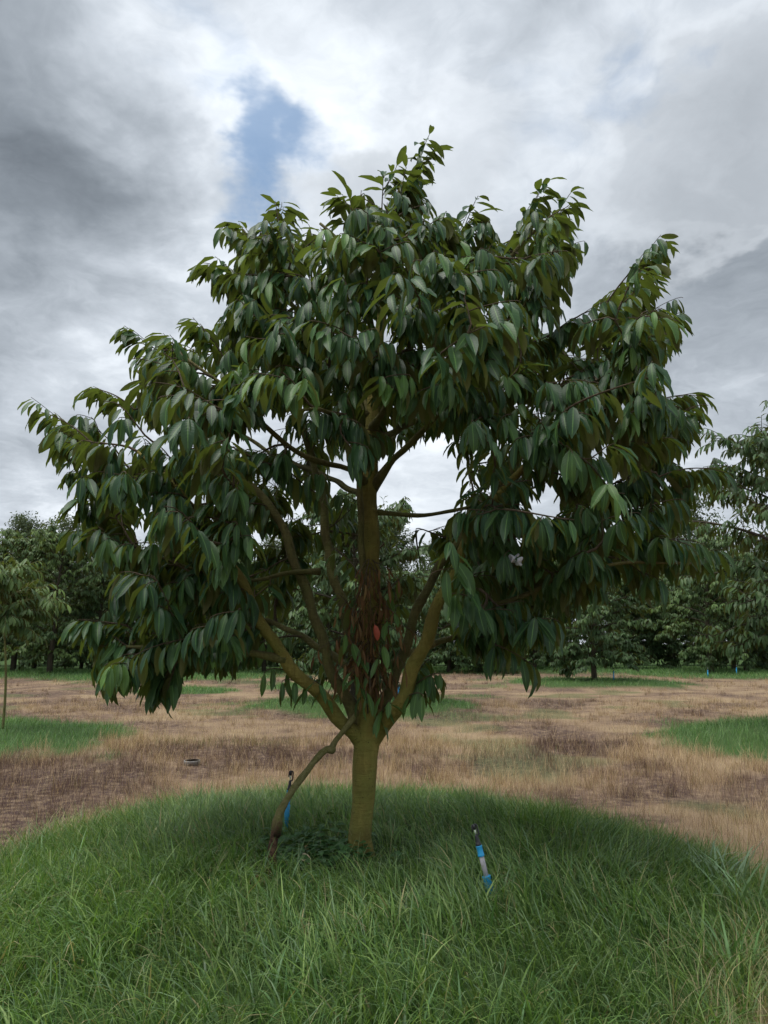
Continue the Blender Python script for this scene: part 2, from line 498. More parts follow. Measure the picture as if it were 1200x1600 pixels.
parts = []
x, y = scatter(180000, -3.6, 3.9, 2.0, 8.2)
px, py, zc = project(np.stack([x, y, np.full(len(x), .3)], 1))
k = inpoly(x, y, main_poly) & (px > -90) & (px < 1290) & (py < 1790)
tuft = fbm(x, y, 5, 55)
k &= rng.random(len(x)) < bare_mask(x, y) * (.45 + .8 * tuft)
x, y, tuft = x[k], y[k], tuft[k]; n = len(x)
hgt = (.045 + .11 * fbm(x, y, 1.1, 66) + .085 * tuft + .10 * np.maximum(0, fbm(x, y, 3.2, 71) - .52)) * rng.uniform(.55, 1.5, n)
rt = np.hypot(x - TX, y - TY); hgt *= .45 + .55 * smooth(.12, .8, rt)
lean = fbm(x, y, .8, 5) * 9 + rng.normal(0, 1.1, n)
P = np.stack([x, y, height(x, y) - .01], 1)
near = y < 4.3
for sel, sg in ((near, 4), (~near, 2)):
    nn = sel.sum()
    parts.append(blades(P[sel], hgt[sel] * 1.25, rng.gamma(5, .00095, nn) + .0016 + .0007 * np.maximum(0, y[sel] - 4), lean[sel], rng.uniform(.5, 2.2, nn), pick_cols(nn, G_PAL, G_W, x[sel], y[sel], 9), sg))
# thin seed stalks standing above the rest
x, y = scatter(5200, -3.4, 3.6, 2.1, 7.6); k = inpoly(x, y, main_poly); x, y = x[k], y[k]; n = len(x)
parts.append(blades(np.stack([x, y, height(x, y)], 1), rng.uniform(.16, .30, n), np.full(n, .0022), rng.uniform(0, 6.28, n), rng.uniform(.4, 1.6, n),
                    pick_cols(n, [(.24, .33, .14), (.18, .28, .10), (.36, .32, .18)], [4, 4, 2], x, y, 3), 5))
# wider blades here and there
x, y = scatter(7000, -3.2, 3.6, 2.0, 7.0); k = inpoly(x, y, main_poly) & (fbm(x, y, 1.3, 91) > .53); x, y = x[k], y[k]; n = len(x)
parts.append(blades(np.stack([x, y, height(x, y)], 1), rng.uniform(.10, .24, n), rng.uniform(.007, .014, n), rng.uniform(0, 6.28, n), rng.uniform(.6, 2.0, n),
                    pick_cols(n, [(.10, .21, .075), (.13, .235, .10), (.09, .19, .05)], [4, 4, 3], x, y, 3), 5))
pe = np.array([sec(gnd(x_, y_, .17)) for x_, y_ in edge]); seg_ = rng.integers(0, len(pe) - 1, 9000); u_ = rng.random(9000)[:, None]
q_ = pe[seg_] * (1 - u_) + pe[seg_ + 1] * u_ + rng.normal(0, .13, (9000, 2)); x, y = q_[:, 0], q_[:, 1]; n = len(x)
parts.append(blades(np.stack([x, y, height(x, y)], 1), rng.uniform(.08, .26, n) * (.5 + fbm(x, y, 3, 17)), rng.uniform(.003, .006, n), rng.uniform(0, 6.28, n), rng.uniform(.3, 1.8, n),
                    pick_cols(n, [(.20, .27, .10), (.15, .23, .075), (.34, .29, .16), (.24, .20, .12)], [4, 4, 3, 2], x, y, 3), 3))
V, Q, C = join(parts)
o = obj('grass', mesh_np('grass', V, Q, M_grass, True, {'Col': C}))
tag(o, 'lush green uncut grass covering the low mound under the big tree', 'grass', kind='stuff')

# green rings of grass round the other trees
parts = []
for i, (dx, dy, rr, hh) in enumerate(disc_list):
    cnt = [34000, 30000, 14000][i] if i < 3 else 8000
    x, y = scatter(cnt, dx - rr * 1.2, dx + rr * 1.2, dy - rr * 1.2, dy + rr * 1.2)
    px, py, zc = project(np.stack([x, y, np.full(len(x), .2)], 1))
    k = (green(x, y) > rng.random(len(x))) & (px > -60) & (px < 1260) & ~inpoly(x, y, main_poly); x, y = x[k], y[k]; n = len(x)
    if not n: continue
    wd = np.where(y < 17, np.maximum(.0035, y * .00032), y * .00055)
    parts.append(blades(np.stack([x, y, height(x, y) - .01], 1), rng.uniform(.08, .24, n) * (.5 + .8 * fbm(x, y, 2, 13)), wd * rng.uniform(.8, 1.6, n), rng.uniform(0, 6.28, n), rng.uniform(.3, 2.0, n),
                        pick_cols(n, [(.095, .205, .06), (.12, .235, .065), (.07, .165, .055), (.20, .30, .12)], [5, 4, 4, 3], x, y, 9, .22), 2 if i < 2 else 1))
V, Q, C = join(parts)
o = obj('grass', mesh_np('grass_rings', V, Q, M_grass, True, {'Col': C}))
tag(o, 'fresh green grass in round patches under the other orchard trees', 'grass', kind='stuff')

# the sprayed-off, dry grass between
parts = []
D_PAL = [(.37, .255, .15), (.48, .36, .23), (.23, .15, .10), (.135, .082, .070), (.085, .052, .05), (.16, .19, .075)]
for cnt, x0, x1, y0, y1, sg in ((215000, -7.0, 7.2, 5.2, 12, 2), (95000, -11, 11, 12, 20, 1), (60000, -20, 22, 20, 40, 1), (5000, .9, 2.6, 1.9, 4.6, 4)):
    x, y = scatter(cnt, x0, x1, y0, y1); q_ = cnt // 2; nc = cnt // 60
    cx_, cy_ = scatter(nc, x0, x1, y0, y1); ci = rng.integers(0, nc, q_); sg_ = rng.uniform(.02, .10, nc)[ci]
    x[:q_] = cx_[ci] + rng.normal(0, 1, q_) * sg_; y[:q_] = cy_[ci] + rng.normal(0, 1, q_) * sg_
    px, py, zc = project(np.stack([x, y, np.full(len(x), .1)], 1))
    g = green(x, y); cl = fbm(x, y, 2.6, 8); cl2 = dry_tone(x, y); clump = np.arange(cnt) < q_
    k = (px > -40) & (px < 1240) & (g < rng.random(len(x)) * .9) & (clump | (rng.random(len(x)) < .30 + 1.3 * np.maximum(0, cl - .35)))
    x, y, cl, cl2, clump = x[k], y[k], cl[k], cl2[k], clump[k]; n = len(x)
    wts = np.stack([1.0 + 0 * x, .5 + 2.6 * smooth(.45, .7, cl2), 1.0 + 0 * x, .5 + 4.5 * smooth(.52, .40, cl2), .25 + 5.5 * smooth(.49, .36, cl2), .12 + 1.1 * smooth(.6, .75, fbm(x, y, .6, 33))], 1)
    cw = np.cumsum(wts / wts.sum(1)[:, None], 1); idx = (rng.random(n)[:, None] > cw).sum(1).clip(0, 5)
    c = np.array(D_PAL)[idx] * (1 + rng.normal(0, .2, (n, 1))) * (.8 + .4 * cl[:, None])
    tall = np.where((idx == 0) | (idx == 1), 1.25, .85)
    flat = (rng.random(n) < .22) & ~clump; tall = tall * np.where(clump, 1.35, .8)
    parts.append(blades(np.stack([x, y, height(x, y) - .005], 1), rng.uniform(.03, .17, n) * tall * (.55 + .9 * cl), np.maximum(.0018, y * .00027) * rng.uniform(.7, 1.5, n), rng.uniform(0, 6.28, n),
                        np.where(flat, rng.uniform(1.6, 2.4, n), rng.uniform(.1, 1.0, n)), np.clip(c, .01, .7), sg))
V, Q, C = join(parts)
o = obj('dry_grass', mesh_np('dry_grass', V, Q, M_straw, True, {'Col': C}))
tag(o, 'tan and purplish brown dried grass between the green patches', 'grass', kind='stuff')

# ------------------------------------------------------------------ leaves
LT = np.array([0, .07, .16, .31, .50, .70, .87, 1.0]); LW = np.array([.05, .07, .54, .89, 1, .89, .48, .02])
NVAR = 12


def leaf_shape(bend, wid=.165, fold=.32, wav=0.0, rows=None):
    T, Wd = (LT, LW) if rows is None else (LT[rows], LW[rows])
    V, U = [], []
    k = 0; yv = zv = 0.0; prev = 0.0
    for t, w in zip(T, Wd):
        am = bend * ((t + prev) / 2) ** 1.1; yv += math.cos(am) * (t - prev); zv -= math.sin(am) * (t - prev); prev = t
        an = bend * t ** 1.1; ny, nz = math.sin(an), math.cos(an)
        hw = wid * w
        for s in (-1, 0, 1):
            lift = fold * hw * abs(s) + wav * math.sin(t * 17 + s) * .02 * w * abs(s)
            V.append((s * hw * .95, yv + ny * lift, zv + nz * lift)); U.append((s, t, 0))
    V = np.array(V); nr = len(T); Q = []
    for r in range(nr - 1):
        for c in range(2):
            b0 = r * 3 + c; Q.append((b0, b0 + 1, b0 + 4, b0 + 3))
    return V, np.array(Q), np.array(U, float)


VARS = [leaf_shape(b_, .122 + .026 * ((i * 7) % 5) / 4, .25 + .3 * ((i * 5) % 4) / 3, 1.0) for i, b_ in enumerate(np.linspace(.12, 1.35, NVAR))]
SVARS = [leaf_shape(b_, .155, .3, 0, [0, 2, 4, 6, 7]) for b_ in np.linspace(.2, 1.3, NVAR)]
FVARS = [leaf_shape(b_, .19, .3, 0, [0, 4, 7]) for b_ in np.linspace(.2, 1.3, NVAR)]
UP = np.array([0, 0, 1.0])


def unit(v):
    return v / (np.linalg.norm(v, axis=-1, keepdims=True) + 1e-9)


def leaf_frames(p, d, roll):                     # arrays: roots, initial headings, roll angle
    d = unit(d); n0 = UP[None] - d * d[:, 2:3]
    flat = np.linalg.norm(n0, axis=1) < .15
    n0[flat] = np.array([0, -1, .2])
    n0 = unit(n0); s0 = np.cross(d, n0)
    c, s = np.cos(roll)[:, None], np.sin(roll)[:, None]
    n1 = n0 * c + s0 * s; s1 = s0 * c - n0 * s
    return np.stack([s1, d, n1], -1)             # columns x, y, z


def leaves_mesh(name, p, M, L, var, tint, rnd, mat, shapes, width=None):
    Vs, Qs, Ts, Rs, Us, o = [], [], [], [], [], 0
    for v in range(len(shapes)):
        k = np.where(var == v)[0]
        if not len(k): continue
        V0, Q0, U0 = shapes[v]
        VV = V0[None] * L[k][:, None, None]
        if width is not None: VV[..., 0] *= width[k][:, None]
        VV = np.einsum('nij,nvj->nvi', M[k], VV) + p[k][:, None]
        nv = len(V0)
        Vs.append(VV.reshape(-1, 3)); Qs.append((Q0[None] + (np.arange(len(k)) * nv)[:, None, None]).reshape(-1, 4) + o); o += nv * len(k)
        Ts.append(np.repeat(tint[k], nv)); Rs.append(np.repeat(rnd[k], nv)); Us.append(np.tile(U0, (len(k), 1)))
    return mesh_np(name, np.concatenate(Vs), np.concatenate(Qs), mat, True, {'tint': np.concatenate(Ts), 'rnd': np.concatenate(Rs), 'luv': np.concatenate(Us)})


class Leaves:
    def __init__(s): s.p, s.d, s.L, s.b, s.t, s.w = [], [], [], [], [], []

    def along(s, pts, n, L=.19, droop=.6, young=0.0, start=.1, bend=(.3, 1.1), wd=1.0):
        """n leaves alternating along a shoot, the last few bunched at its tip."""
        m = len(pts); seg = np.linalg.norm(np.diff(pts, axis=0), axis=1); cum = np.concatenate([[0], np.cumsum(seg)])
        side0 = random.choice((-1, 1))
        for i in range(n):
            f = start + (1 - start) * ((i + random.uniform(.1, .7)) / n) ** .9
            q = f * cum[-1]; j = min(m - 2, int(np.searchsorted(cum, q) - 1)); j = max(j, 0)
            u = (q - cum[j]) / (seg[j] + 1e-9); pos = pts[j] * (1 - u) + pts[j + 1] * u
            t = pts[j + 1] - pts[j]; t = t / (np.linalg.norm(t) + 1e-9)
            sv = np.cross(t, UP); nn = np.linalg.norm(sv)
            sv = sv / nn if nn > .2 else np.array([math.cos(i * 2.4), math.sin(i * 2.4), 0])
            sg = side0 * (1 if i % 2 else -1)
            tipw = max(0, (f - .75) / .25)
            dv = t * (.55 + .5 * tipw + random.gauss(0, .15)) + sv * sg * (.75 - .45 * tipw + random.gauss(0, .18)) - UP * (droop * random.uniform(.55, 1.35))
            s.p.append(pos); s.d.append(dv); s.L.append(L * random.uniform(.72, 1.15) * (1 - .12 * tipw)); s.b.append(random.uniform(*bend))
            s.t.append(min(1, max(0, young * random.uniform(.4, 1.2) * (.45 + .55 * f) + random.gauss(.06, .07)))); s.w.append(wd * random.uniform(.85, 1.12))

    def arrays(s):
        p = np.array(s.p); n = len(p)
        M = leaf_frames(p, np.array(s.d), rng.normal(0, .32, n))
        return p, M, np.array(s.L), np.array(s.b), np.array(s.t), np.array(s.w), rng.random(n)


# ------------------------------------------------------------------ the big tree
def limb(spec):                                  # (px, py, metres behind the trunk, width in px) -> points and radii
    A = []
    for px, py, dy, w in spec:
        p = at(px, py, TY + dy); A.append((*p, w / 2 * project(p)[2] / F))
    S = spline(A, .05); return S[:, :3], np.maximum(S[:, 3], .004)


def crook(p, r, amp=.3):                         # slight irregular wander, as bark has knots and bends
    k = np.arange(len(p)); w = np.stack([np.sin(k * .9 + random.random() * 6) + np.sin(k * .37 + random.random() * 6) for _ in range(3)], 1)
    return p + w * r[:, None] * amp * np.minimum(1, k / 4)[:, None]


trunk = [(565, 1362, 0, 46), (565, 1335, 0, 41), (564, 1310, 0, 37), (566, 1270, 0, 36), (569, 1220, 0, 36), (571, 1180, 0, 38), (573, 1150, 0, 42), (575, 1110, 0, 36), (577, 1030, .02, 32), (579, 940, .03, 29), (579, 850, .03, 27), (577, 750, .03, 26),
         (581, 660, .04, 21), (589, 560, .05, 17), (600, 450, .05, 12), (606, 350, .05, 8), (630, 285, .03, 5)]
limbs = [
    [(574, 1190, 0, 10), (562, 1158, -.01, 24), (542, 1132, -.05, 23), (505, 1095, -.12, 21), (445, 1030, -.22, 20), (400, 955, -.32, 17), (355, 870, -.42, 14), (305, 795, -.5, 10), (250, 735, -.5, 6), (215, 705, -.48, 4)],
    [(566, 1135, .03, 22), (520, 1050, .1, 17), (490, 960, .15, 16), (458, 868, .2, 15), (428, 800, .25, 13), (370, 735, .3, 10), (300, 655, .3, 8), (215, 580, .3, 5)],
    [(570, 1090, .04, 18), (545, 990, .18, 16), (530, 930, .22, 15), (512, 850, .3, 14), (500, 770, .35, 12), (465, 640, .5, 9), (400, 500, .5, 6), (340, 430, .4, 4)],
    [(570, 1192, 0, 10), (581, 1160, -.01, 25), (602, 1130, -.05, 25), (635, 1078, -.12, 23), (662, 1010, -.2, 22), (692, 925, -.3, 18), (735, 840, -.35, 15), (785, 770, -.4, 12), (850, 690, -.5, 9), (930, 610, -.5, 6), (1010, 560, -.4, 4)],
    [(580, 1130, .04, 20), (622, 1045, .15, 16), (648, 965, .2, 15), (690, 880, .3, 13), (760, 790, .4, 11), (830, 690, .5, 9), (930, 560, .5, 6), (985, 440, .4, 4)],
    [(580, 765, .03, 16), (600, 735, -.04, 12), (614, 716, -.1, 11), (645, 690, -.2, 10), (720, 610, -.4, 8), (800, 510, -.5, 6), (850, 420, -.5, 4)],
    [(578, 760, .03, 12), (545, 732, -.1, 9), (500, 722, -.2, 9), (440, 690, -.3, 8), (360, 610, -.5, 6), (290, 560, -.5, 4)],
    [(574, 975, .02, 12), (564, 850, -.04, 10), (563, 740, -.06, 10), (550, 650, -.15, 8), (500, 560, -.3, 6), (450, 440, -.3, 4)],
    [(580, 800, .03, 8), (640, 804, .1, 7), (690, 802, .2, 6), (760, 785, .45, 5), (840, 760, .7, 4)],
    [(500, 893, .2, 9), (450, 895, .12, 7), (400, 907, 0, 6), (320, 895, -.2, 5), (220, 860, -.3, 4)],
    [(690, 930, -.3, 12), (735, 950, -.34, 9), (800, 937, -.4, 8), (880, 900, -.5, 7), (980, 880, -.5, 5), (1080, 880, -.4, 4)],
    [(742, 832, -.35, 12), (815, 838, -.4, 10), (890, 838, -.4, 9), (1000, 845, -.4, 6), (1070, 860, -.3, 4)],
    [(446, 1030, -.22, 12), (395, 1021, -.26, 10), (320, 1012, -.3, 9), (230, 1010, -.3, 7), (150, 1010, -.2, 4)],
    [(572, 1060, .04, 13), (480, 1000, .5, 10), (400, 965, .85, 7), (310, 960, 1.0, 5)],
    [(582, 1050, .04, 13), (680, 1005, .55, 10), (760, 980, .95, 7), (850, 960, 1.2, 4)],
    [(581, 650, .04, 14), (520, 560, .25, 10), (440, 450, .2, 7), (400, 370, .15, 4)],
    [(584, 620, .04, 14), (690, 530, .15, 10), (790, 410, .1, 7), (850, 345, .05, 4)],
    [(588, 580, .05, 11), (575, 480, -.4, 8), (540, 390, -.55, 5), (500, 350, -.5, 4)],
    [(599, 460, .05, 9), (660, 410, .2, 7), (715, 360, .2, 4)],
    [(581, 670, .04, 12), (620, 610, -.5, 9), (640, 540, -1.0, 7), (660, 490, -1.25, 4)],
    [(579, 700, .03, 12), (545, 660, -.6, 9), (500, 640, -1.1, 6), (470, 640, -1.3, 4)],
    [(580, 720, .03, 11), (610, 690, .7, 9), (620, 640, 1.2, 6), (600, 560, 1.4, 4)],
    [(586, 600, .04, 11), (540, 520, .7, 8), (500, 450, 1.1, 5)],
    [(580, 690, .03, 11), (690, 640, .6, 8), (780, 600, 1.0, 6), (850, 560, 1.2, 4)],
    [(579, 780, .03, 11), (500, 740, .7, 8), (410, 700, 1.1, 6), (330, 640, 1.2, 4)],
]
big = empty('durian_tree', tuple(BASE))
tag(big, 'big durian tree with forked mossy trunk and drooping dark green leaves on the grassy mound', 'tree')
inv = -BASE


def part(name, mb_or_mesh, mat=None, parent=big, off=None):
    me = mb_or_mesh if isinstance(mb_or_mesh, bpy.types.Mesh) else mb_or_mesh.mesh(name, mat)
    o = obj(name, me, parent)
    if off is not None: o.location = off
    return o


TREE_SEED = 3
rng = np.random.default_rng(TREE_SEED); random.seed(TREE_SEED)
nodes, ndir, nflag = [], [], []
tp, tr = limb(trunk); tp = crook(tp, tr, .05)
tr = tr * (1 + .05 * np.sin(np.arange(len(tr)) * .8))
mb = MB(); mb.tube(tp + inv, tr, 20, wob=.012); part('trunk', mb, M_bark)
for P_, R_ in [(tp, tr)]:
    k = P_[:, 2] > TZ + 2.2; nodes += list(P_[k]); ndir += list(unit(np.gradient(P_, axis=0)[k]))
for i, sp in enumerate(limbs):
    p, r = limb(sp); p = crook(p, r, .22); r = r * (1 + .07 * np.sin(np.arange(len(r)) * 1.1 + i))
    if i not in (0, 3): r[:4] *= np.array([1.35, 1.25, 1.13, 1.05])[:len(r[:4])]
    mb = MB(); mb.tube(p + inv, r, 12 if r[3] > .02 else 8, wob=.03)
    part('branch', mb, M_bark if i in (0, 3) else M_limb)
    k = np.arange(len(p)) > len(p) * .38
    nodes += list(p[k]); ndir += list(unit(np.gradient(p, axis=0)[k]))

outline = [(600, 262), (645, 232), (690, 300), (700, 340), (750, 335), (790, 335), (850, 305), (905, 320), (905, 400), (885, 450), (862, 505), (900, 470), (935, 430), (985, 385), (1045, 372), (1040, 440), (1072, 510), (1050, 560), (1055, 605), (1112, 625), (1080, 680), (1145, 742), (1090, 765), (1075, 810),
           (1130, 870), (1110, 900), (1040, 940), (960, 935), (900, 965), (850, 1035), (760, 1050), (730, 1000), (700, 960), (690, 880), (670, 830), (600, 800), (560, 800), (520, 850), (470, 900), (440, 960), (415, 1050), (320, 1075), (240, 1100), (165, 1080), (150, 1000), (140, 990), (160, 930), (135, 850), (125, 800), (95, 740), (75, 690), (50, 640),
           (110, 652), (125, 605), (195, 590), (205, 560), (190, 530), (285, 500), (330, 515), (322, 460), (345, 440), (305, 412), (350, 400), (352, 350), (405, 352), (425, 310), (470, 330), (530, 350), (540, 292)]
cxy = np.mean(outline, 0)
holes = [(645, 758, 63, 54), (850, 785, 24, 32), (432, 672, 22, 22), (215, 690, 30, 12), (600, 930, 110, 95), (470, 985, 60, 60)]


def row_span(py):
    xs_ = []
    n_ = len(outline)
    for i in range(n_):
        (x0, y0), (x1, y1) = outline[i], outline[(i + 1) % n_]
        if (y0 > py) != (y1 > py): xs_.append(x0 + (x1 - x0) * (py - y0) / (y1 - y0))
    return (min(xs_), max(xs_)) if xs_ else (580, 590)


boughs = []                                      # 3-D centres of leafy boughs
tries = 0
sh = 34
while len(boughs) < 215 and tries < 60000:
    tries += 1
    px, py = random.uniform(40, 1150), random.uniform(240, 1090)
    if not inpoly(px, py, outline): continue
    if not all(inpoly(px + ax * sh, py + ay * sh, outline) for ax, ay in ((1, 0), (-1, 0), (0, -.8), (.7, -.7), (-.7, -.7), (0, 1.7))): continue
    lo, hi = row_span(py); u = (px - (lo + hi) / 2) / ((hi - lo) / 2 + 1)
    hd = min(1.4, (hi - lo) / 2 / F * 4.4 * .95) * math.sqrt(max(0, 1 - u * u))
    s_ = random.random() ** .65 * random.choice((-1, -1, 1)); dy = hd * s_
    if py > 860: dy *= .8
    if py > 800 and 430 < px < 730: continue
    if dy < .1 and 475 < px < 715 and py > 655: continue
    if dy < .25 and 400 < px < 720 and py > 740: continue
    if any(((px - hx) / (ha + 30)) ** 2 + ((py - hy) / (hb + 30)) ** 2 < 1 for hx, hy, ha, hb in holes): continue
    p = at(px, py, TY + dy)
    if any(np.linalg.norm(p - q) < .29 for q in boughs): continue
    boughs.append(p)
# sparse shaded boughs hanging at the back of the open middle
for px, py, dy in ((450, 850, .9), (520, 830, 1.2), (600, 850, 1.4), (470, 920, 1.1), (660, 880, 1.2), (650, 830, .9), (700, 900, .9), (420, 790, .8), (560, 880, 1.5), (720, 840, .5), (770, 800, -.1), (760, 985, .6), (805, 945, .3), (720, 975, .9), (830, 955, .6), (690, 985, 1.1), (790, 1000, .8), (745, 1010, .6), (815, 990, .9), (880, 895, .2), (210, 1010, -.1), (270, 1020, .1), (340, 1020, .2), (175, 990, .2), (390, 1010, .3), (300, 970, .3)):
    boughs.append(at(px, py, TY + dy))
# shoots whose tips draw the crown's outline (tip pixel, root pixel, depth)
tips = [((682, 232), (612, 330), 0), ((650, 268), (600, 380), -.1), ((428, 308), (440, 400), .1), ((358, 345), (420, 420), .1), ((302, 408), (390, 450), 0), ((190, 530), (290, 580), .1), ((290, 502), (350, 560), .2), ((122, 606), (210, 640), .1), ((48, 640), (150, 700), 0),
        ((540, 292), (560, 390), -.2), ((755, 328), (700, 400), 0), ((905, 312), (820, 400), 0), ((860, 300), (790, 390), .1), ((890, 385), (820, 450), -.2), ((1052, 372), (950, 470), 0), ((1030, 430), (950, 510), -.2), ((1072, 505), (970, 540), .1), ((1112, 618), (1000, 640), 0), ((1148, 738), (1030, 745), 0),
        ((1128, 880), (1010, 860), 0), ((1040, 925), (950, 870), -.4), ((80, 690), (170, 720), -.2), ((110, 845), (210, 850), -.1), ((120, 800), (200, 790), -.3), ((130, 985), (210, 985), -.2), ((160, 1070), (240, 1010), -.3), ((255, 1085), (290, 1015), -.4), ((600, 268), (595, 370), .1), ((1085, 660), (1000, 680), -.3), ((345, 440), (420, 480), -.2), ((240, 520), (310, 590), -.1)]

targets = []                                     # (end point, end direction)
axis = np.array([TX, TY, 0])
for bc in boughs:
    ov = bc - axis; ov[2] = 0; ov = unit(ov)
    hrel = (bc[2] - TZ) / 4.4
    bd = unit(ov + UP * (.55 * (hrel - .45)) + rng.normal(0, .2, 3))
    targets.append((bc, bd, 1))
    for _ in range(3):
        for _t in range(12):
            off = rng.normal(0, 1, 3) * np.array([.21, .21, .14]) + bd * .05
            q = bc + off; qx, qy, _ = project(q)
            if all(inpoly(qx + ax, qy + ay, outline) for ax, ay in ((22, 0), (-22, 0), (0, -8), (0, 34))) and not any(((qx - hx) / (ha + 14)) ** 2 + ((qy + 20 - hy) / (hb + 14)) ** 2 < 1 for hx, hy, ha, hb in holes[:4]): break
        else:
            continue
        targets.append((q, unit(bd + unit(off) * .7 + rng.normal(0, .2, 3)), 0))
targets.sort(key=lambda t: np.linalg.norm(t[0] - np.array([TX, TY, TZ + 2])) - (.6 if t[2] else 0))
twigs = MB(); LV = Leaves()
nodes = np.array(nodes); ndir = np.array(ndir)
cap_n = len(nodes); buf = np.zeros((60000, 3)); bud = np.zeros((60000, 3)); buf[:cap_n] = nodes; bud[:cap_n] = ndir; nn = cap_n


def bez(a_, b_, c_, d_, m_):
    t = np.linspace(0, 1, m_)[:, None]
    return a_ * (1 - t) ** 3 + 3 * b_ * t * (1 - t) ** 2 + 3 * c_ * t * t * (1 - t) + d_ * t ** 3


for q, qd, main in targets:
    v = q - buf[:nn]; dist = np.linalg.norm(v, axis=1); vh = v / (dist[:, None] + 1e-6)
    cosa = (vh * bud[:nn]).sum(1)
    cost = dist * (1 + .55 * (1 - cosa)) + (dist < .10) * 3 + .25 * np.maximum(0, -v[:, 2])
    j = int(np.argmin(cost)); a_, ad, d0 = buf[j].copy(), bud[j], dist[j]
    path = bez(a_, a_ + ad * d0 * .33, q - qd * d0 * .35, q, max(5, int(d0 / .05)))
    L_ = np.linalg.norm(np.diff(path, axis=0), axis=1).sum()
    r0 = .0035 + .006 * min(1, L_ / .8) + (.003 if main else 0)
    twigs.tube(path + inv, np.linspace(r0, .0022, len(path)), 5, cap=False)
    nx_ = len(path) - 1; buf[nn:nn + nx_] = path[1:]; bud[nn:nn + nx_] = unit(np.gradient(path, axis=0))[1:]; nn += nx_
    hrel = (q[2] - TZ) / 4.4; dr = 1.45 - .55 * hrel
    yg = random.choice((0, 0, 0, 0, .12, .3)) if q[1] > TY - .5 else random.choice((0, 0, 0, .1, .3, 1.0))
    ls = min(1, max(0, 1 - .42 / L_))
    LV.along(path, random.randint(8, 11), .18, dr, yg, ls, (.25, 1.05))
    for _ in range(2 if main else 1):            # short side shoots
        f = random.uniform(.45, .95); b0 = path[int(f * (len(path) - 1))]
        sd = unit(np.cross(qd, UP)) * random.choice((-1, 1))
        e = b0 + (sd * random.uniform(.6, 1) + qd * .6 - UP * random.uniform(-.1, .25)) * random.uniform(.12, .22)
        sp = bez(b0, b0 + (e - b0) * .4 + UP * .02, e + UP * .02, e, 6)
        twigs.tube(sp + inv, np.linspace(.003, .0018, 6), 4, cap=False)
        LV.along(sp, random.randint(5, 8), .175, dr, yg, .3, (.25, 1.05))
n_crown = len(LV.p)
for (ex, ey), (sx, sy), dy in tips:
    hh_ = math.hypot(ex - sx, ey - sy); ex -= (ex - sx) / hh_ * 14; ey -= (ey - sy) / hh_ * 6
    a_ = at(sx, sy, TY + dy * .8); e = at(ex, ey, TY + dy); v = e - a_; ln = np.linalg.norm(v)
    path = bez(a_, a_ + v * .35 + UP * .06, e - v * .3 + UP * .05, e, 12)
    twigs.tube(path + inv, np.linspace(.006, .002, 12), 5, cap=False)
    j = int(np.argmin(np.linalg.norm(buf[:nn] - a_, axis=1))); con = bez(buf[j], buf[j] + bud[j] * .05, a_ - unit(v) * .05, a_, 6)
    twigs.tube(con + inv, np.linspace(.007, .006, 6), 5, cap=False)
    LV.along(path, max(12, int(ln / .03)), .19, .62, .1, .05, (.45, 1.2))
    for f in (.35, .55, .72):
        b0 = path[int(f * 11)]; sd = unit(np.cross(v, UP)) * random.choice((-1, 1)); e2 = b0 + sd * random.uniform(.08, .16) + unit(v) * .1 + UP * .02
        sp = bez(b0, b0 * .6 + e2 * .4, e2, e2 + unit(v) * .04, 5); twigs.tube(sp + inv, np.linspace(.003, .0018, 5), 4, cap=False)
        LV.along(sp, 7, .18, .8, .1, .3)
# shoots springing from the lower trunk and limbs
suckers = [((505, 1092, -.1), (440, 1068, -.25), 6, .5), ((470, 1058, -.15), (412, 1055, -.25), 4, .5), ((520, 1105, -.1), (490, 1070, -.3), 4, .5), ((575, 1110, -.06), (548, 1050, -.25), 5, .5), ((576, 1090, -.06), (600, 1010, -.22), 6, .6), ((577, 1060, -.06), (535, 990, -.2), 5, .5), ((578, 1030, -.05), (618, 960, -.2), 6, .5),
           ((632, 1085, -.12), (690, 1058, -.22), 14, .35), ((640, 1078, -.12), (672, 1035, -.05), 10, .35), ((622, 1100, -.1), (662, 1092, -.3), 6, .6), ((585, 1140, -.05), (610, 1100, -.25), 4, .6), ((577, 1000, -.05), (525, 930, .0), 6, .4), ((578, 960, -.04), (640, 900, .1), 7, .4), ((578, 920, -.03), (520, 860, .1), 7, .4), ((578, 980, .05), (630, 950, .4), 7, .4), ((560, 1100, .1), (500, 1040, .4), 6, .4),
           ((600, 1140, -.05), (596, 1090, -.2), 3, .9), ((575, 1125, -.05), (572, 1085, -.3), 3, .9)]
for (ax, ay, ad_), (bx, by, bd_), cnt, yg in suckers:
    a_ = at(ax, ay, TY + ad_ * .4); e = at(bx, by, TY + bd_); path = bez(a_, a_ * .6 + e * .4 + UP * .05, e + UP * .06, e, 10)
    twigs.tube(path + inv, np.linspace(.005, .002, 10), 5, cap=False); LV.along(path, cnt, .155, 1.5, yg, .3, (.15, .8), 1.1)

p, M, L, B, T, Wd, Rn = LV.arrays()
mx_, my_, _ = project(p + M[:, :, 1] * L[:, None] * .4 - UP * L[:, None] * .12)   # thin out what strays past the crown's lobes
stray = ~inpoly(mx_, my_, outline) & (my_ < 1000)
for hx, hy, ha, hb in holes[:3]: stray |= ((mx_ - hx) / ha) ** 2 + ((my_ - hy) / hb) ** 2 < .85
stray[n_crown:] = False; kp = ~stray | (rng.random(len(p)) < .15)
p, M, L, B, T, Wd, Rn = p[kp], M[kp], L[kp], B[kp], T[kp], Wd[kp], Rn[kp]
var = np.clip(((B - .12) / 1.23 * NVAR).astype(int), 0, NVAR - 1)
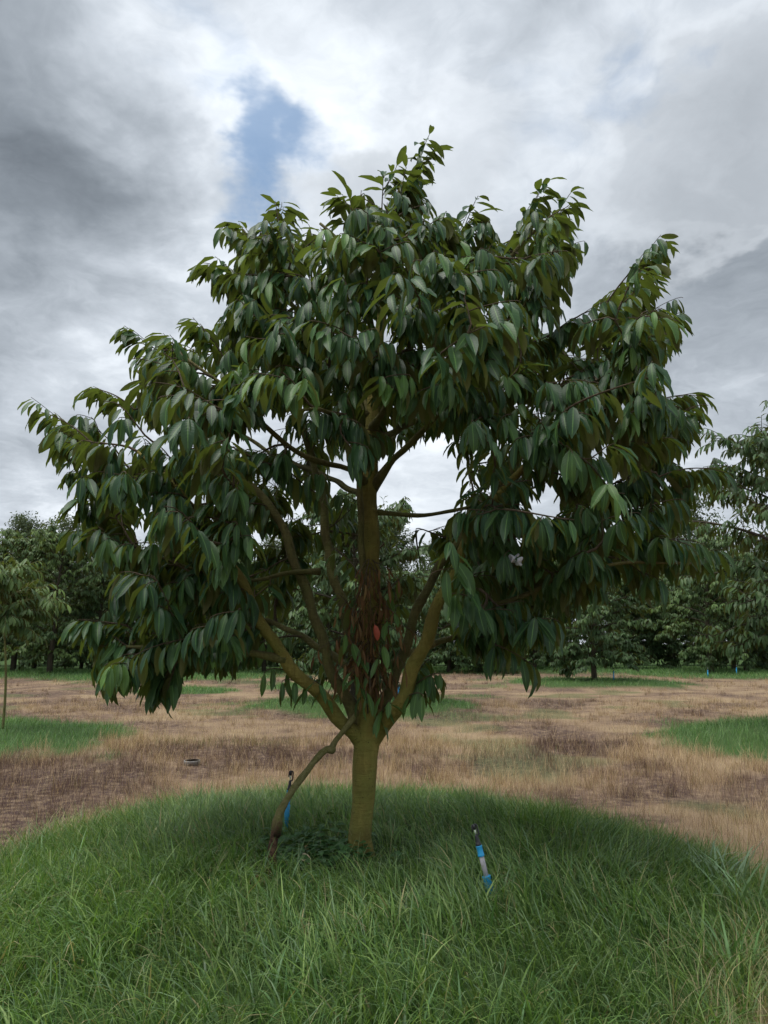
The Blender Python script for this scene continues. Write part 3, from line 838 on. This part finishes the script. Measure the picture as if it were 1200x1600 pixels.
# the 300 that show largest become leaves of their own: a coarse depth buffer finds them
tipsP = p + M[:, :, 1] * L[:, None] * .8 - UP * L[:, None] * .25
x0, y0, z0 = project(p); x1, y1, z1 = project(tipsP)
order = np.argsort((z0 + z1) / 2); grid = np.zeros((420, 320), bool); vis = np.zeros(len(p))
for i in order:
    cells = set()
    for t in np.linspace(.1, .95, 9):
        gx, gy = x0[i] * (1 - t) + x1[i] * t, y0[i] * (1 - t) + y1[i] * t
        for ox in (-5, 0, 5):
            a_, b2 = int((gx + ox) / 4), int(gy / 4)
            if 0 <= a_ < 320 and 0 <= b2 < 420: cells.add((b2, a_))
    free = [c for c in cells if not grid[c]]
    vis[i] = len(free) * (abs(M[i, 1, 2]) * .6 + .4)
    for c in free: grid[c] = True
own = np.argsort(-vis)[:300]; rest = np.setdiff1d(np.arange(len(p)), own)
px_, py_, pz_ = project((p + tipsP) / 2); cand = np.where(np.hypot(px_ - 818, py_ - 892) < 22)[0]
i_ = cand[np.argmin(pz_[cand])]; web_at = (p[i_] + tipsP[i_]) / 2 + np.array([0, -.02, .01])   # on the foremost leaf there
cache = {}
for i in own:
    tq = round(min(1, T[i]) * 4) / 4; rq = round(Rn[i] * 3) / 3; key = (var[i], tq, rq)
    if key not in cache:
        V0, Q0, U0 = VARS[var[i]]; nv = len(V0)
        cache[key] = mesh_np('leaf', V0, Q0, M_leaf, True, {'tint': np.full(nv, tq), 'rnd': np.full(nv, rq), 'luv': U0})
    o = obj('leaf', cache[key], big)
    mw = Matrix.Identity(4)
    for a_ in range(3):
        for b2 in range(3): mw[a_][b2] = M[i, a_, b2] * L[i] * (Wd[i] if b2 == 0 else 1)
        mw[a_][3] = p[i, a_] + inv[a_]
    o.matrix_local = mw
me = leaves_mesh('crown', p[rest] + inv, M[rest], L[rest], var[rest], T[rest], Rn[rest], M_leaf, VARS, Wd[rest])
tag(part('crown', me), kind='stuff')
tag(part('twigs', twigs, M_twig), kind='stuff')
print('leaves', len(p), 'boughs', len(boughs))

rng = np.random.default_rng(99); random.seed(99)
# withered brown sprays caught round the trunk
DL = Leaves(); dt = MB()
for i in range(80):
    z_ = random.uniform(0, 1); px, py = 578 + random.gauss(0, 36) * (1 - .3 * z_), 1075 - 190 * z_
    a_ = at(578, py - 20, TY); e = at(px, py + random.uniform(5, 50), TY - random.uniform(.0, .24))
    path = bez(a_, a_ * .5 + e * .5 + UP * .08, e + UP * .08, e, 8)
    dt.tube(path + inv, np.linspace(.003, .0012, 8), 4, cap=False)
    DL.along(path, random.randint(3, 5), .105, random.uniform(.8, 2), random.random(), .3, (.1, 1.35), .62)
p2, M2, L2, B2, T2, W2, R2 = DL.arrays()
tag(part('dead_leaves', leaves_mesh('dead_leaves', p2 + inv, M2, L2, np.clip(((B2 - .12) / 1.23 * NVAR).astype(int), 0, NVAR - 1), T2, R2, M_dead, VARS, W2)), 'withered red-brown leaves hanging round the trunk', kind='stuff')
tag(part('dead_twigs', dt, M_twig), kind='stuff')
m, N = new_mat('red_leaf'); finish(N, principled(N, N.mix(N.noise(N.obj(), 30), (.42, .075, .04), (.24, .05, .028)), .6))
V0, Q0, U0 = leaf_shape(.8, .19, .55, 2)
o = part('leaf', mesh_np('red_leaf', V0 * .10, Q0, m)); o.location = Vector(at(585, 975, TY - .26)) + Vector(inv); o.rotation_euler = (R(-72), R(12), R(195)); o['label'] = 'single bright orange-red leaf'
# scrap of pale web in the lower bough
m, N = new_mat('pale_web'); finish(N, principled(N, (.40, .42, .46), .95))
mb = MB(); c0 = web_at
for _ in range(5):
    q = c0 + rng.normal(0, .015, 3); th = np.linspace(0, 1, 6)
    mb.tube(np.stack([q + np.array([math.sin(t * 5 + q[0] * 90) * .012, 0, -.02 + .04 * t]) for t in th]), .010 * np.sin(np.pi * (.12 + .76 * th)), 8, wob=.4)
o = obj('web_scrap', mb.mesh('web_scrap', m)); tag(o, 'small white crumpled scrap of web caught among the drooping leaves', 'web')

# ------------------------------------------------------------------ leaning stem beside the trunk
mb = MB(); st = [(418, 1400, -.44, 20), (420, 1372, -.44, 17), (424, 1345, -.42, 17), (432, 1305, -.38, 16), (442, 1270, -.34, 15), (458, 1235, -.30, 13), (480, 1203, -.26, 12), (497, 1181, -.2, 12), (507, 1171, -.18, 14), (516, 1170, -.17, 14), (522, 1161, -.15, 11), (533, 1149, -.13, 10), (548, 1131, -.10, 10), (560, 1112, -.06, 9)]
p, r = limb(st); r = r * .84 * (1 + .10 * np.sin(np.arange(len(r)) * 1.9)); p = crook(p, r, .4); a0 = np.clip(1 - np.arange(len(p)) / (len(p) * .4), 0, 1)
mb.tube(p, r, 12, wob=.07)
p2_, r2_ = limb([(432, 1305, -.38, 12), (437, 1285, -.42, 10), (436, 1275, -.44, 5)]); mb.tube(p2_, r2_, 8, wob=.05)
tone = np.clip((TZ + .36 - np.concatenate(mb.V)[:, 2]) / .22, 0, 1)
m, N = new_mat('leaning_stem'); tn = N.attr('tone'); Pn = N.geo('Position')
nz = N.noise(Pn, 45, 5, .65); st_ = N.noise(Pn, 160, 3, .6)
gb = N.mix(N.rng(nz, .35, .65), (.135, .135, .045), (.20, .185, .085)); bb = N.mix(N.rng(nz, .4, .6), (.035, .02, .014), (.115, .07, .042))
finish(N, principled(N, N.mix(N.rng(N.math('ADD', tn, N.math('MULTIPLY', N.math('SUBTRACT', nz, .5), 1.2)), .3, .7), gb, bb), .9, .2, N.bump(N.math('ADD', nz, st_), .9, .012)))
o = obj('leaning_stem', mesh_np('leaning_stem', np.concatenate(mb.V), np.concatenate(mb.Q), m, True, {'tone': tone}))
tag(o, 'slender crooked stem, brown at its foot, leaning from the grass into the trunk fork', 'stem')

# ------------------------------------------------------------------ sprinklers
def plastic(name, c, rough=.45, dirt=.3):
    m, N = new_mat(name); nz = N.noise(N.obj(), 60, 5, .65); n2_ = N.noise(N.obj(), 14, 4, .6)
    b0 = N.mix(N.rng(nz, .5, .75, 0, dirt), c, tuple(x * .45 for x in c)); b0 = N.mix(N.rng(n2_, .55, .7, 0, dirt), b0, (.14, .12, .07))
    finish(N, principled(N, b0, rough, .4)); return m


M_blue = plastic('blue_pvc', (.028, .32, .62)); M_grey = plastic('grey_pvc', (.36, .35, .38)); M_black = plastic('black_plastic', (.022, .023, .028), .4, .15); M_sticker = plastic('pale_nozzle', (.55, .62, .50), .5, .2)


def sprinkler(base, top, label, s=1.0, group=None, grey=True):
    """blue sleeve, riser pipe, coupling, black head with its C-shaped bracket, from base to top"""
    base = np.array(base, float); top = np.array(top, float); ax = unit(top - base); H = np.linalg.norm(top - base)
    e = empty('sprinkler', tuple(base)); tag(e, label, 'sprinkler', group)

    def ring(name, prof, mat, par=e):            # prof: (height fraction, radius)
        mb = MB(); P_ = np.array([ax * H * f for f, _ in prof]); mb.tube(P_, [r_ * s for _, r_ in prof], 16)
        return obj(name, mb.mesh(name, mat, True), par)
    if grey:
        ring('sleeve', [(-.12, .021), (.30, .021), (.315, .0225), (.318, .0185), (.29, .0165)], M_blue)
        pipe = ring('riser_pipe', [(.2, .0125), (.60, .0125)], M_grey)
    else:
        ring('sleeve', [(-.12, .017), (.50, .017), (.51, .014)], M_blue); pipe = ring('riser_pipe', [(.45, .0125), (.60, .0125)], M_blue)
    ring('coupling', [(.575, .015), (.58, .0165), (.60, .0165), (.605, .0155), (.70, .0155), (.705, .0165), (.72, .0165), (.722, .012)], M_blue)
    head = ring('head', [(.715, .0145), (.75, .0145), (.755, .012), (.79, .011), (.83, .0085), (.86, .0085), (.865, .006)], M_black)
    sd = unit(np.cross(ax, np.array([0, 1.0, 0])))
    mb = MB(); c = ax * H * .865; h = H * .135
    brk = [c, c - sd * .013 * s, c - sd * .014 * s + ax * h * .5, c - sd * .013 * s + ax * h * .95, c + ax * h, c + sd * .012 * s + ax * h * .95]
    mb.tube(spline(brk, .004 * s), .0042 * s, 8); mb.tube(np.array([c + ax * h * .55, c + ax * h * 1.05]), .008 * s, 10); mb.tube(np.array([c + sd * .011 * s + ax * h * .95, c + sd * .012 * s + ax * h * .35]), .0036 * s, 8)
    obj('bracket', mb.mesh('bracket', M_black), e)
    mb = MB(); mb.tube(np.array([c + ax * h * .12 + np.array([0, -.001, 0]), c + ax * h * .5]), [.004 * s, .006 * s], 8)
    obj('nozzle', mb.mesh('nozzle', M_sticker), head)
    return e


gb = gnd(768, 1408, MOUND - .04); yb = gb[1]
sprinkler(at(769, 1406, yb), at(740, 1289, yb + .03), 'blue and grey sprinkler riser tilted in the open grass, well clear of the trunk')
gb = gnd(449, 1306, MOUND - .03)
sprinkler(at(444, 1312, gb[1]), at(455, 1205, gb[1]), 'blue sprinkler riser with black head, half hidden behind the leaning stem', 1.0, None, False)
far_sp = [(959, 1064, 'far blue sprinkler in the grass beside a low tree trunk'), (1106, 1056, 'small far blue sprinkler in front of the dense tree row'), (1151, 1054, 'small far blue sprinkler in front of the dense tree row'), (785, 1040, 'tiny far pale blue sprinkler at the end of the dry strip'), (622, 1098, 'blue sprinkler beyond the trunk, glimpsed past the forked limb')]
far_sp[2] = (1151, 1054, 'small far blue sprinkler closest to the tree on the green disc')
for px, py, lb in far_sp:
    g = gnd(px, py, .08); g[2] = height(g[0], g[1]); sprinkler(g, g + np.array([.02, 0, .42]), lb, 1.35, None, False)

# ------------------------------------------------------------------ small things in the grass
m, N = new_mat('pale_dry_leaf'); nz = N.noise(N.obj(), 25, 4); finish(N, principled(N, N.mix(nz, (.46, .36, .22), (.66, .56, .38)), .8))
m2_, N = new_mat('brown_dry_leaf'); nz = N.noise(N.obj(), 25, 4); finish(N, principled(N, N.mix(nz, (.20, .13, .06), (.33, .24, .11)), .8))
for px, py, z_, s_, rx, rz, mt, lb in ((482, 1372, .03, .16, 35, 40, m, 'pale cream dry leaf standing up on bare soil near the leaning stem'), (455, 1384, .01, .13, 8, 120, m2_, 'tan dead leaf lying beside the foot of the leaning stem'), (500, 1392, .01, .13, 12, 200, m2_, 'tan dead leaf half buried in grass below the cream one'),
                                   (465, 1345, .02, .12, 20, 300, m2_, 'brown dead leaf among the dark weeds by the stem'), (800, 1384, .02, .12, 20, 80, m2_, 'brown dead leaf on a bare spot by the tilted sprinkler')):
    g = gnd(px, py, MOUND - .02); zz = float(height(g[0], g[1]))
    V0, Q0, U0 = leaf_shape(.9, .24, .5, 2); o = obj('dry_leaf', mesh_np('dry_leaf', V0 * s_, Q0, mt)); o.location = (g[0], g[1], zz + z_); o.rotation_euler = (R(rx), R(10), R(rz)); tag(o, lb, 'leaf')
# heap of red soil crumbs at the stem's foot
m, N = new_mat('red_soil'); nz = N.noise(N.obj(), 60, 4); finish(N, principled(N, N.mix(nz, (.10, .022, .018), (.22, .06, .045)), .9))
mb = MB(); g = gnd(408, 1396, MOUND - .05); zz = float(height(g[0], g[1]))
for _ in range(60):
    c = np.array([g[0], g[1], zz]) + np.array([random.gauss(0, .04), random.gauss(0, .03), random.uniform(0, .02)]); s_ = random.uniform(.006, .017)
    mb.tube(np.stack([c + UP * (s_ * f) for f in (-.8, -.3, .3, .8)]), [s_ * .5, s_, s_ * .9, s_ * .4], 6, wob=.2)
o = obj('soil_crumbs', mb.mesh('soil_crumbs', m, False)); tag(o, 'red soil crumbs heaped at the foot of the leaning stem', 'soil', kind='stuff')
# low broadleaf weeds on the shaded soil
WL = Leaves()
for _ in range(150):
    k = random.random(); c = gnd(random.gauss(500, 45), random.gauss(1345, 15), MOUND - .02) if k < .8 else gnd(random.gauss(440, 20), random.gauss(1370, 12), MOUND - .04)
    c[2] = float(height(c[0], c[1]))
    for j in range(random.randint(4, 7)):
        an = random.uniform(0, 6.28); WL.p.append(c + np.array([0, 0, random.uniform(.01, .09)])); WL.d.append(np.array([math.cos(an), math.sin(an), random.uniform(.1, .7)])); WL.L.append(random.uniform(.04, .085)); WL.b.append(random.uniform(.3, 1.2)); WL.t.append(random.uniform(.1, .5)); WL.w.append(1.5)
p2, M2, L2, B2, T2, W2, R2 = WL.arrays()
o = obj('weeds', leaves_mesh('weeds', p2, M2, L2, np.clip(((B2 - .12) / 1.23 * NVAR).astype(int), 0, NVAR - 1), T2 * .4, R2, M_weed, SVARS, W2)); tag(o, 'dark green broadleaf weeds on shaded soil left of the trunk'.replace(' left of', ' beside'), 'weeds', kind='stuff')
# broad-bladed grass tufts
for px, py, cnt, ln, wd, lb, cc in ((1125, 1392, 34, .40, .017, 'pale blue-green tuft of broad grass, widest on the mound edge', (.20, .30, .18)), (1185, 1440, 30, .42, .016, 'bushy broad-bladed grass tuft spilling towards the straw', (.17, .28, .14)), (1165, 1520, 20, .34, .012, 'loose mid-green grass tuft on the edge of bare straw', (.12, .24, .08)),
                            (965, 1412, 12, .30, .013, 'small upright tuft of broad grass blades in open grass', (.15, .26, .11)), (622, 1362, 12, .26, .012, 'little pale grass tuft just in front of the trunk foot', (.17, .27, .12)), (455, 1452, 14, .26, .013, 'grey-green broad-bladed tuft low in the thick grass', (.14, .25, .12)), (60, 1300, 14, .28, .012, 'pale shining grass tuft where green meets purple-brown grass', (.19, .29, .15))):
    g = gnd(px, py, .15); n = cnt; x = g[0] + rng.normal(0, .055, n); y = g[1] + rng.normal(0, .05, n)
    V, Q, C = blades(np.stack([x, y, height(x, y) - .005], 1), ln * rng.uniform(.6, 1.1, n), wd * rng.uniform(.7, 1.3, n), rng.uniform(0, 6.28, n), rng.uniform(.5, 2.0, n), np.array(cc)[None] * rng.uniform(.7, 1.25, (n, 1)), 7)
    o = obj('grass_tuft', mesh_np('grass_tuft', V, Q, M_grass, True, {'Col': C})); tag(o, lb, 'grass tuft')
# grey plastic lid lying in the dry grass
g = gnd(300, 1192, .02); zz = float(height(g[0], g[1])); mb = MB()
mb.tube(np.array([[g[0], g[1], zz + h_] for h_ in (-.01, .05, .062, .062, .05)]), [.095, .10, .10, .09, .085], 28)
o = obj('plastic_lid', mb.mesh('plastic_lid', plastic('dusty_grey_plastic', (.24, .23, .22), .8, .9))); tag(o, 'grey plastic lid lying in the purple-brown dry grass', 'lid')

# ------------------------------------------------------------------ orchard trees behind
def orchard_tree(seed, H, Rc, clear, nbr, young, dens=1.0, L=.2, thick=1.0):
    """trunk and crown meshes of a durian tree with its foot at the origin"""
    rs = random.getstate(); random.seed(seed)
    tm = MB(); lv = Leaves()
    zs = np.linspace(-.15, H * .97, 14); ln = np.array([random.uniform(-.06, .06), random.uniform(-.06, .06)])
    tpp = np.stack([ln[0] * zs + .03 * np.sin(zs * 2.1), ln[1] * zs + .03 * np.cos(zs * 1.7), zs], 1)
    tm.tube(tpp, np.linspace(.12 * H / 5.5 * thick, .012, 14), 10, wob=.03)
    for i in range(nbr):
        f = i / nbr; z = clear + (H * .94 - clear) * f ** .95
        az = i * 2.399 + random.gauss(0, .35); prof = math.sin(math.pi * min(1, (.24 + .76 * f)) ** 1.25) ** .8
        ln_ = max(.3, Rc * prof * random.uniform(.72, 1.12)); d = np.array([math.cos(az), math.sin(az), 0])
        j = int(np.clip(z / (H * .97) * 13, 0, 12)); b0 = tpp[j] * 1.0; b0[2] = z
        e = b0 + d * ln_ + UP * (ln_ * (.15 + .75 * f) * random.uniform(.6, 1.2) - ln_ * .32 * (1 - f))
        path = bez(b0, b0 + d * ln_ * .3 + UP * ln_ * .25, e - d * ln_ * .3 + UP * ln_ * .08, e, 12)
        tm.tube(path, np.linspace(.035 * (1 - .6 * f) * ln_ / Rc + .008, .004, 12), 5, cap=False)
        yb_ = young * random.uniform(.2, 1.3)
        lv.along(path, int(13 * ln_ * dens), L, .7, yb_, .35)
        for k_ in range(int((6 + 7 * ln_) * dens)):
            g_ = random.uniform(.25, 1.0); b1 = path[int(g_ * 11)]
            d2 = unit(d * random.uniform(.2, 1) + np.array([random.gauss(0, .75), random.gauss(0, .75), random.gauss(.05, .4)]))
            e1 = b1 + d2 * random.uniform(.22, .55)
            sp = bez(b1, b1 + d2 * .12 + UP * .06, e1 + UP * .05, e1, 5)
            tm.tube(sp, np.linspace(.006, .003, 5), 4, cap=False); lv.along(sp, random.randint(8, 12), L, .75, yb_, .15)
    p, M, L_, B_, T_, W_, R_ = lv.arrays()
    cm = leaves_mesh('crown', p, M, L_, np.clip(((B_ - .12) / 1.23 * NVAR).astype(int), 0, NVAR - 1), T_, R_, M_bleaf, SVARS if L < .22 else FVARS, W_)
    random.setstate(rs)
    return tm.mesh('trunk', M_dbark), cm


def tall_tree(seed, H, Rc):
    """a high, small-leaved tree of the wood behind the orchard"""
    rs = random.getstate(); random.seed(seed); r_ = np.random.default_rng(seed)
    tm = MB(); zs = np.linspace(-.3, H * .92, 12); tpp = np.stack([.12 * np.sin(zs * .5 + seed), .12 * np.cos(zs * .4), zs], 1)
    tm.tube(tpp, np.linspace(.19, .03, 12), 8, wob=.03)
    Pp = []
    for i in range(46):
        f = (i + .5) / 46; z = H * (.07 + .87 * f); az = i * 2.399 + random.gauss(0, .4); ln_ = Rc * (.75 + .5 * f - .95 * f ** 2.4) * random.uniform(.6, 1.15)
        d = np.array([math.cos(az), math.sin(az), 0]); j = int(np.clip(z / (H * .92) * 11, 0, 10)); b0 = tpp[j].copy(); b0[2] = z; e = b0 + d * ln_ + UP * ln_ * random.uniform(.3, .9)
        path = bez(b0, b0 + d * ln_ * .4 + UP * .2, e - UP * .3, e, 8); tm.tube(path, np.linspace(.05, .012, 8), 5, cap=False)
        for k_ in range(12):
            c = path[random.randint(3, 7)] + np.array([random.gauss(0, .4), random.gauss(0, .4), random.gauss(.2, .35)]); m_ = 24
            Pp.append(c + r_.normal(0, 1, (m_, 3)) * np.array([.34, .34, .26]))
    Pp = np.concatenate(Pp); n = len(Pp)
    d = r_.normal(0, 1, (n, 3)); d[:, 2] -= .4
    me = leaves_mesh('crown', Pp, leaf_frames(Pp, d, r_.normal(0, .6, n)), r_.uniform(.22, .38, n), r_.integers(0, NVAR, n), r_.random(n) * .6, r_.random(n), M_rleaf, [leaf_shape(b_, .26, .2, 0, [0, 4, 7]) for b_ in np.linspace(.1, .8, NVAR)])
    random.setstate(rs)
    return tm.mesh('trunk', M_dbark), me


protos = [orchard_tree(11, 5.0, 2.6, .5, 44, .25, 1.25, .25), orchard_tree(12, 5.8, 2.8, .4, 44, .18, 1.25, .25), orchard_tree(13, 6.4, 3.0, .7, 44, .7, 1.25, .25), orchard_tree(14, 5.0, 2.7, .35, 44, .12, 1.25, .25)]
hero = orchard_tree(21, 4.7, 2.5, 1.05, 44, .10, 1.05, .19)
sap = orchard_tree(31, 2.7, .75, 1.75, 14, .9, 1.3, .19, .42)
sap[0].materials[0] = M_root
talls = [tall_tree(41, 14, 3.6), tall_tree(42, 12.5, 3.9), tall_tree(43, 15, 3.4)]


def plant(name, pr, x, y, label, group=None, s=1.0, rz=0.0, sz=1.0):
    e = empty(name, (x, y, float(height(np.array(x), np.array(y))) - .02), rz); e.scale = (s, s, s * sz); tag(e, label, 'tree', group)
    obj('trunk', pr[0], e); tag(obj('crown', pr[1], e), kind='stuff')
    return e


plant('durian_tree', hero, right_disc[0], right_disc[1], 'dark bushy durian tree standing on its own green grass disc amid dry grass', None, 1.0, 1.0)
plant('durian_tree', protos[0], mid_disc[0] - .2, mid_disc[1] + .3, 'durian tree standing straight behind the forked trunk of the big tree', None, .98, .4)
g = gnd(930, 1063, .1); plant('durian_tree', protos[0], g[0], g[1], 'round low durian tree standing alone before the dense row, beside a blue sprinkler', None, 1.02, 2.0)
g = gnd(98, 1053, .1); plant('durian_tree', protos[2], g[0] - .6, g[1], 'yellow-green durian tree with short dark trunk behind the thin sapling', None, 1.02, 3.3)
g = gnd(4, 1142, .14); plant('sapling', sap, g[0], g[1], 'thin young durian sapling with bright leaves on a bare green stem', None, .92, .5)
g = gnd(836, 1046, .1); plant('durian_tree', protos[1], g[0], g[1], 'durian tree at the end of the dry strip, half hidden by the hanging bough', None, .95, .2)
k = 0
for Y, xs_ in ((38, (-80, 20, 165, 250, 335, 420, 505, 690, 770, 1085, 1165, 1245)), (44, (-40, 60, 130, 210, 295, 380, 465, 560, 640, 730, 880, 960, 1040, 1120, 1200)), (51, (20, 100, 250, 340, 430, 520, 600, 700, 790, 860, 1000, 1080, 1160))):
    for px in xs_:
        x = (px - 600 + random.uniform(-12, 12)) / F * Y; k += 1
        plant('durian_tree', protos[(k * 7) % 4], x, Y + random.uniform(-1, 1), {38: 'dark durian tree in the front row of the dense orchard edge beyond the dry grass', 44: 'durian tree in the second row, showing between the front row crowns', 51: 'durian tree in the hindmost orchard row, below the tall wood'}[Y], {38: 'front row of far durian trees', 44: 'second row of far durian trees', 51: 'third row of far durian trees'}[Y], random.uniform(.92, 1.15), k * 1.7)
k = 0
for px, Y, s_ in ((-40, 76, .95), (40, 78, .98), (110, 74, .98), (185, 80, .95), (270, 77, .92), (350, 82, .95), (440, 78, .95), (530, 80, .98), (610, 76, 1.0), (690, 82, .98), (770, 80, .92), (860, 84, .95), (950, 80, .95), (1015, 76, 1.05), (1075, 74, 1.12), (1120, 88, .82), (1170, 84, .80), (1230, 80, .85)):
    x = (px - 600) / F * Y; k += 1
    plant('tall_tree', talls[k % 3], x, Y, 'tall small-leaved tree rising behind the durian orchard', 'tall trees behind the orchard', s_, k * 1.3)

print('tris', sum(len(me.polygons) for me in bpy.data.meshes) * 2)
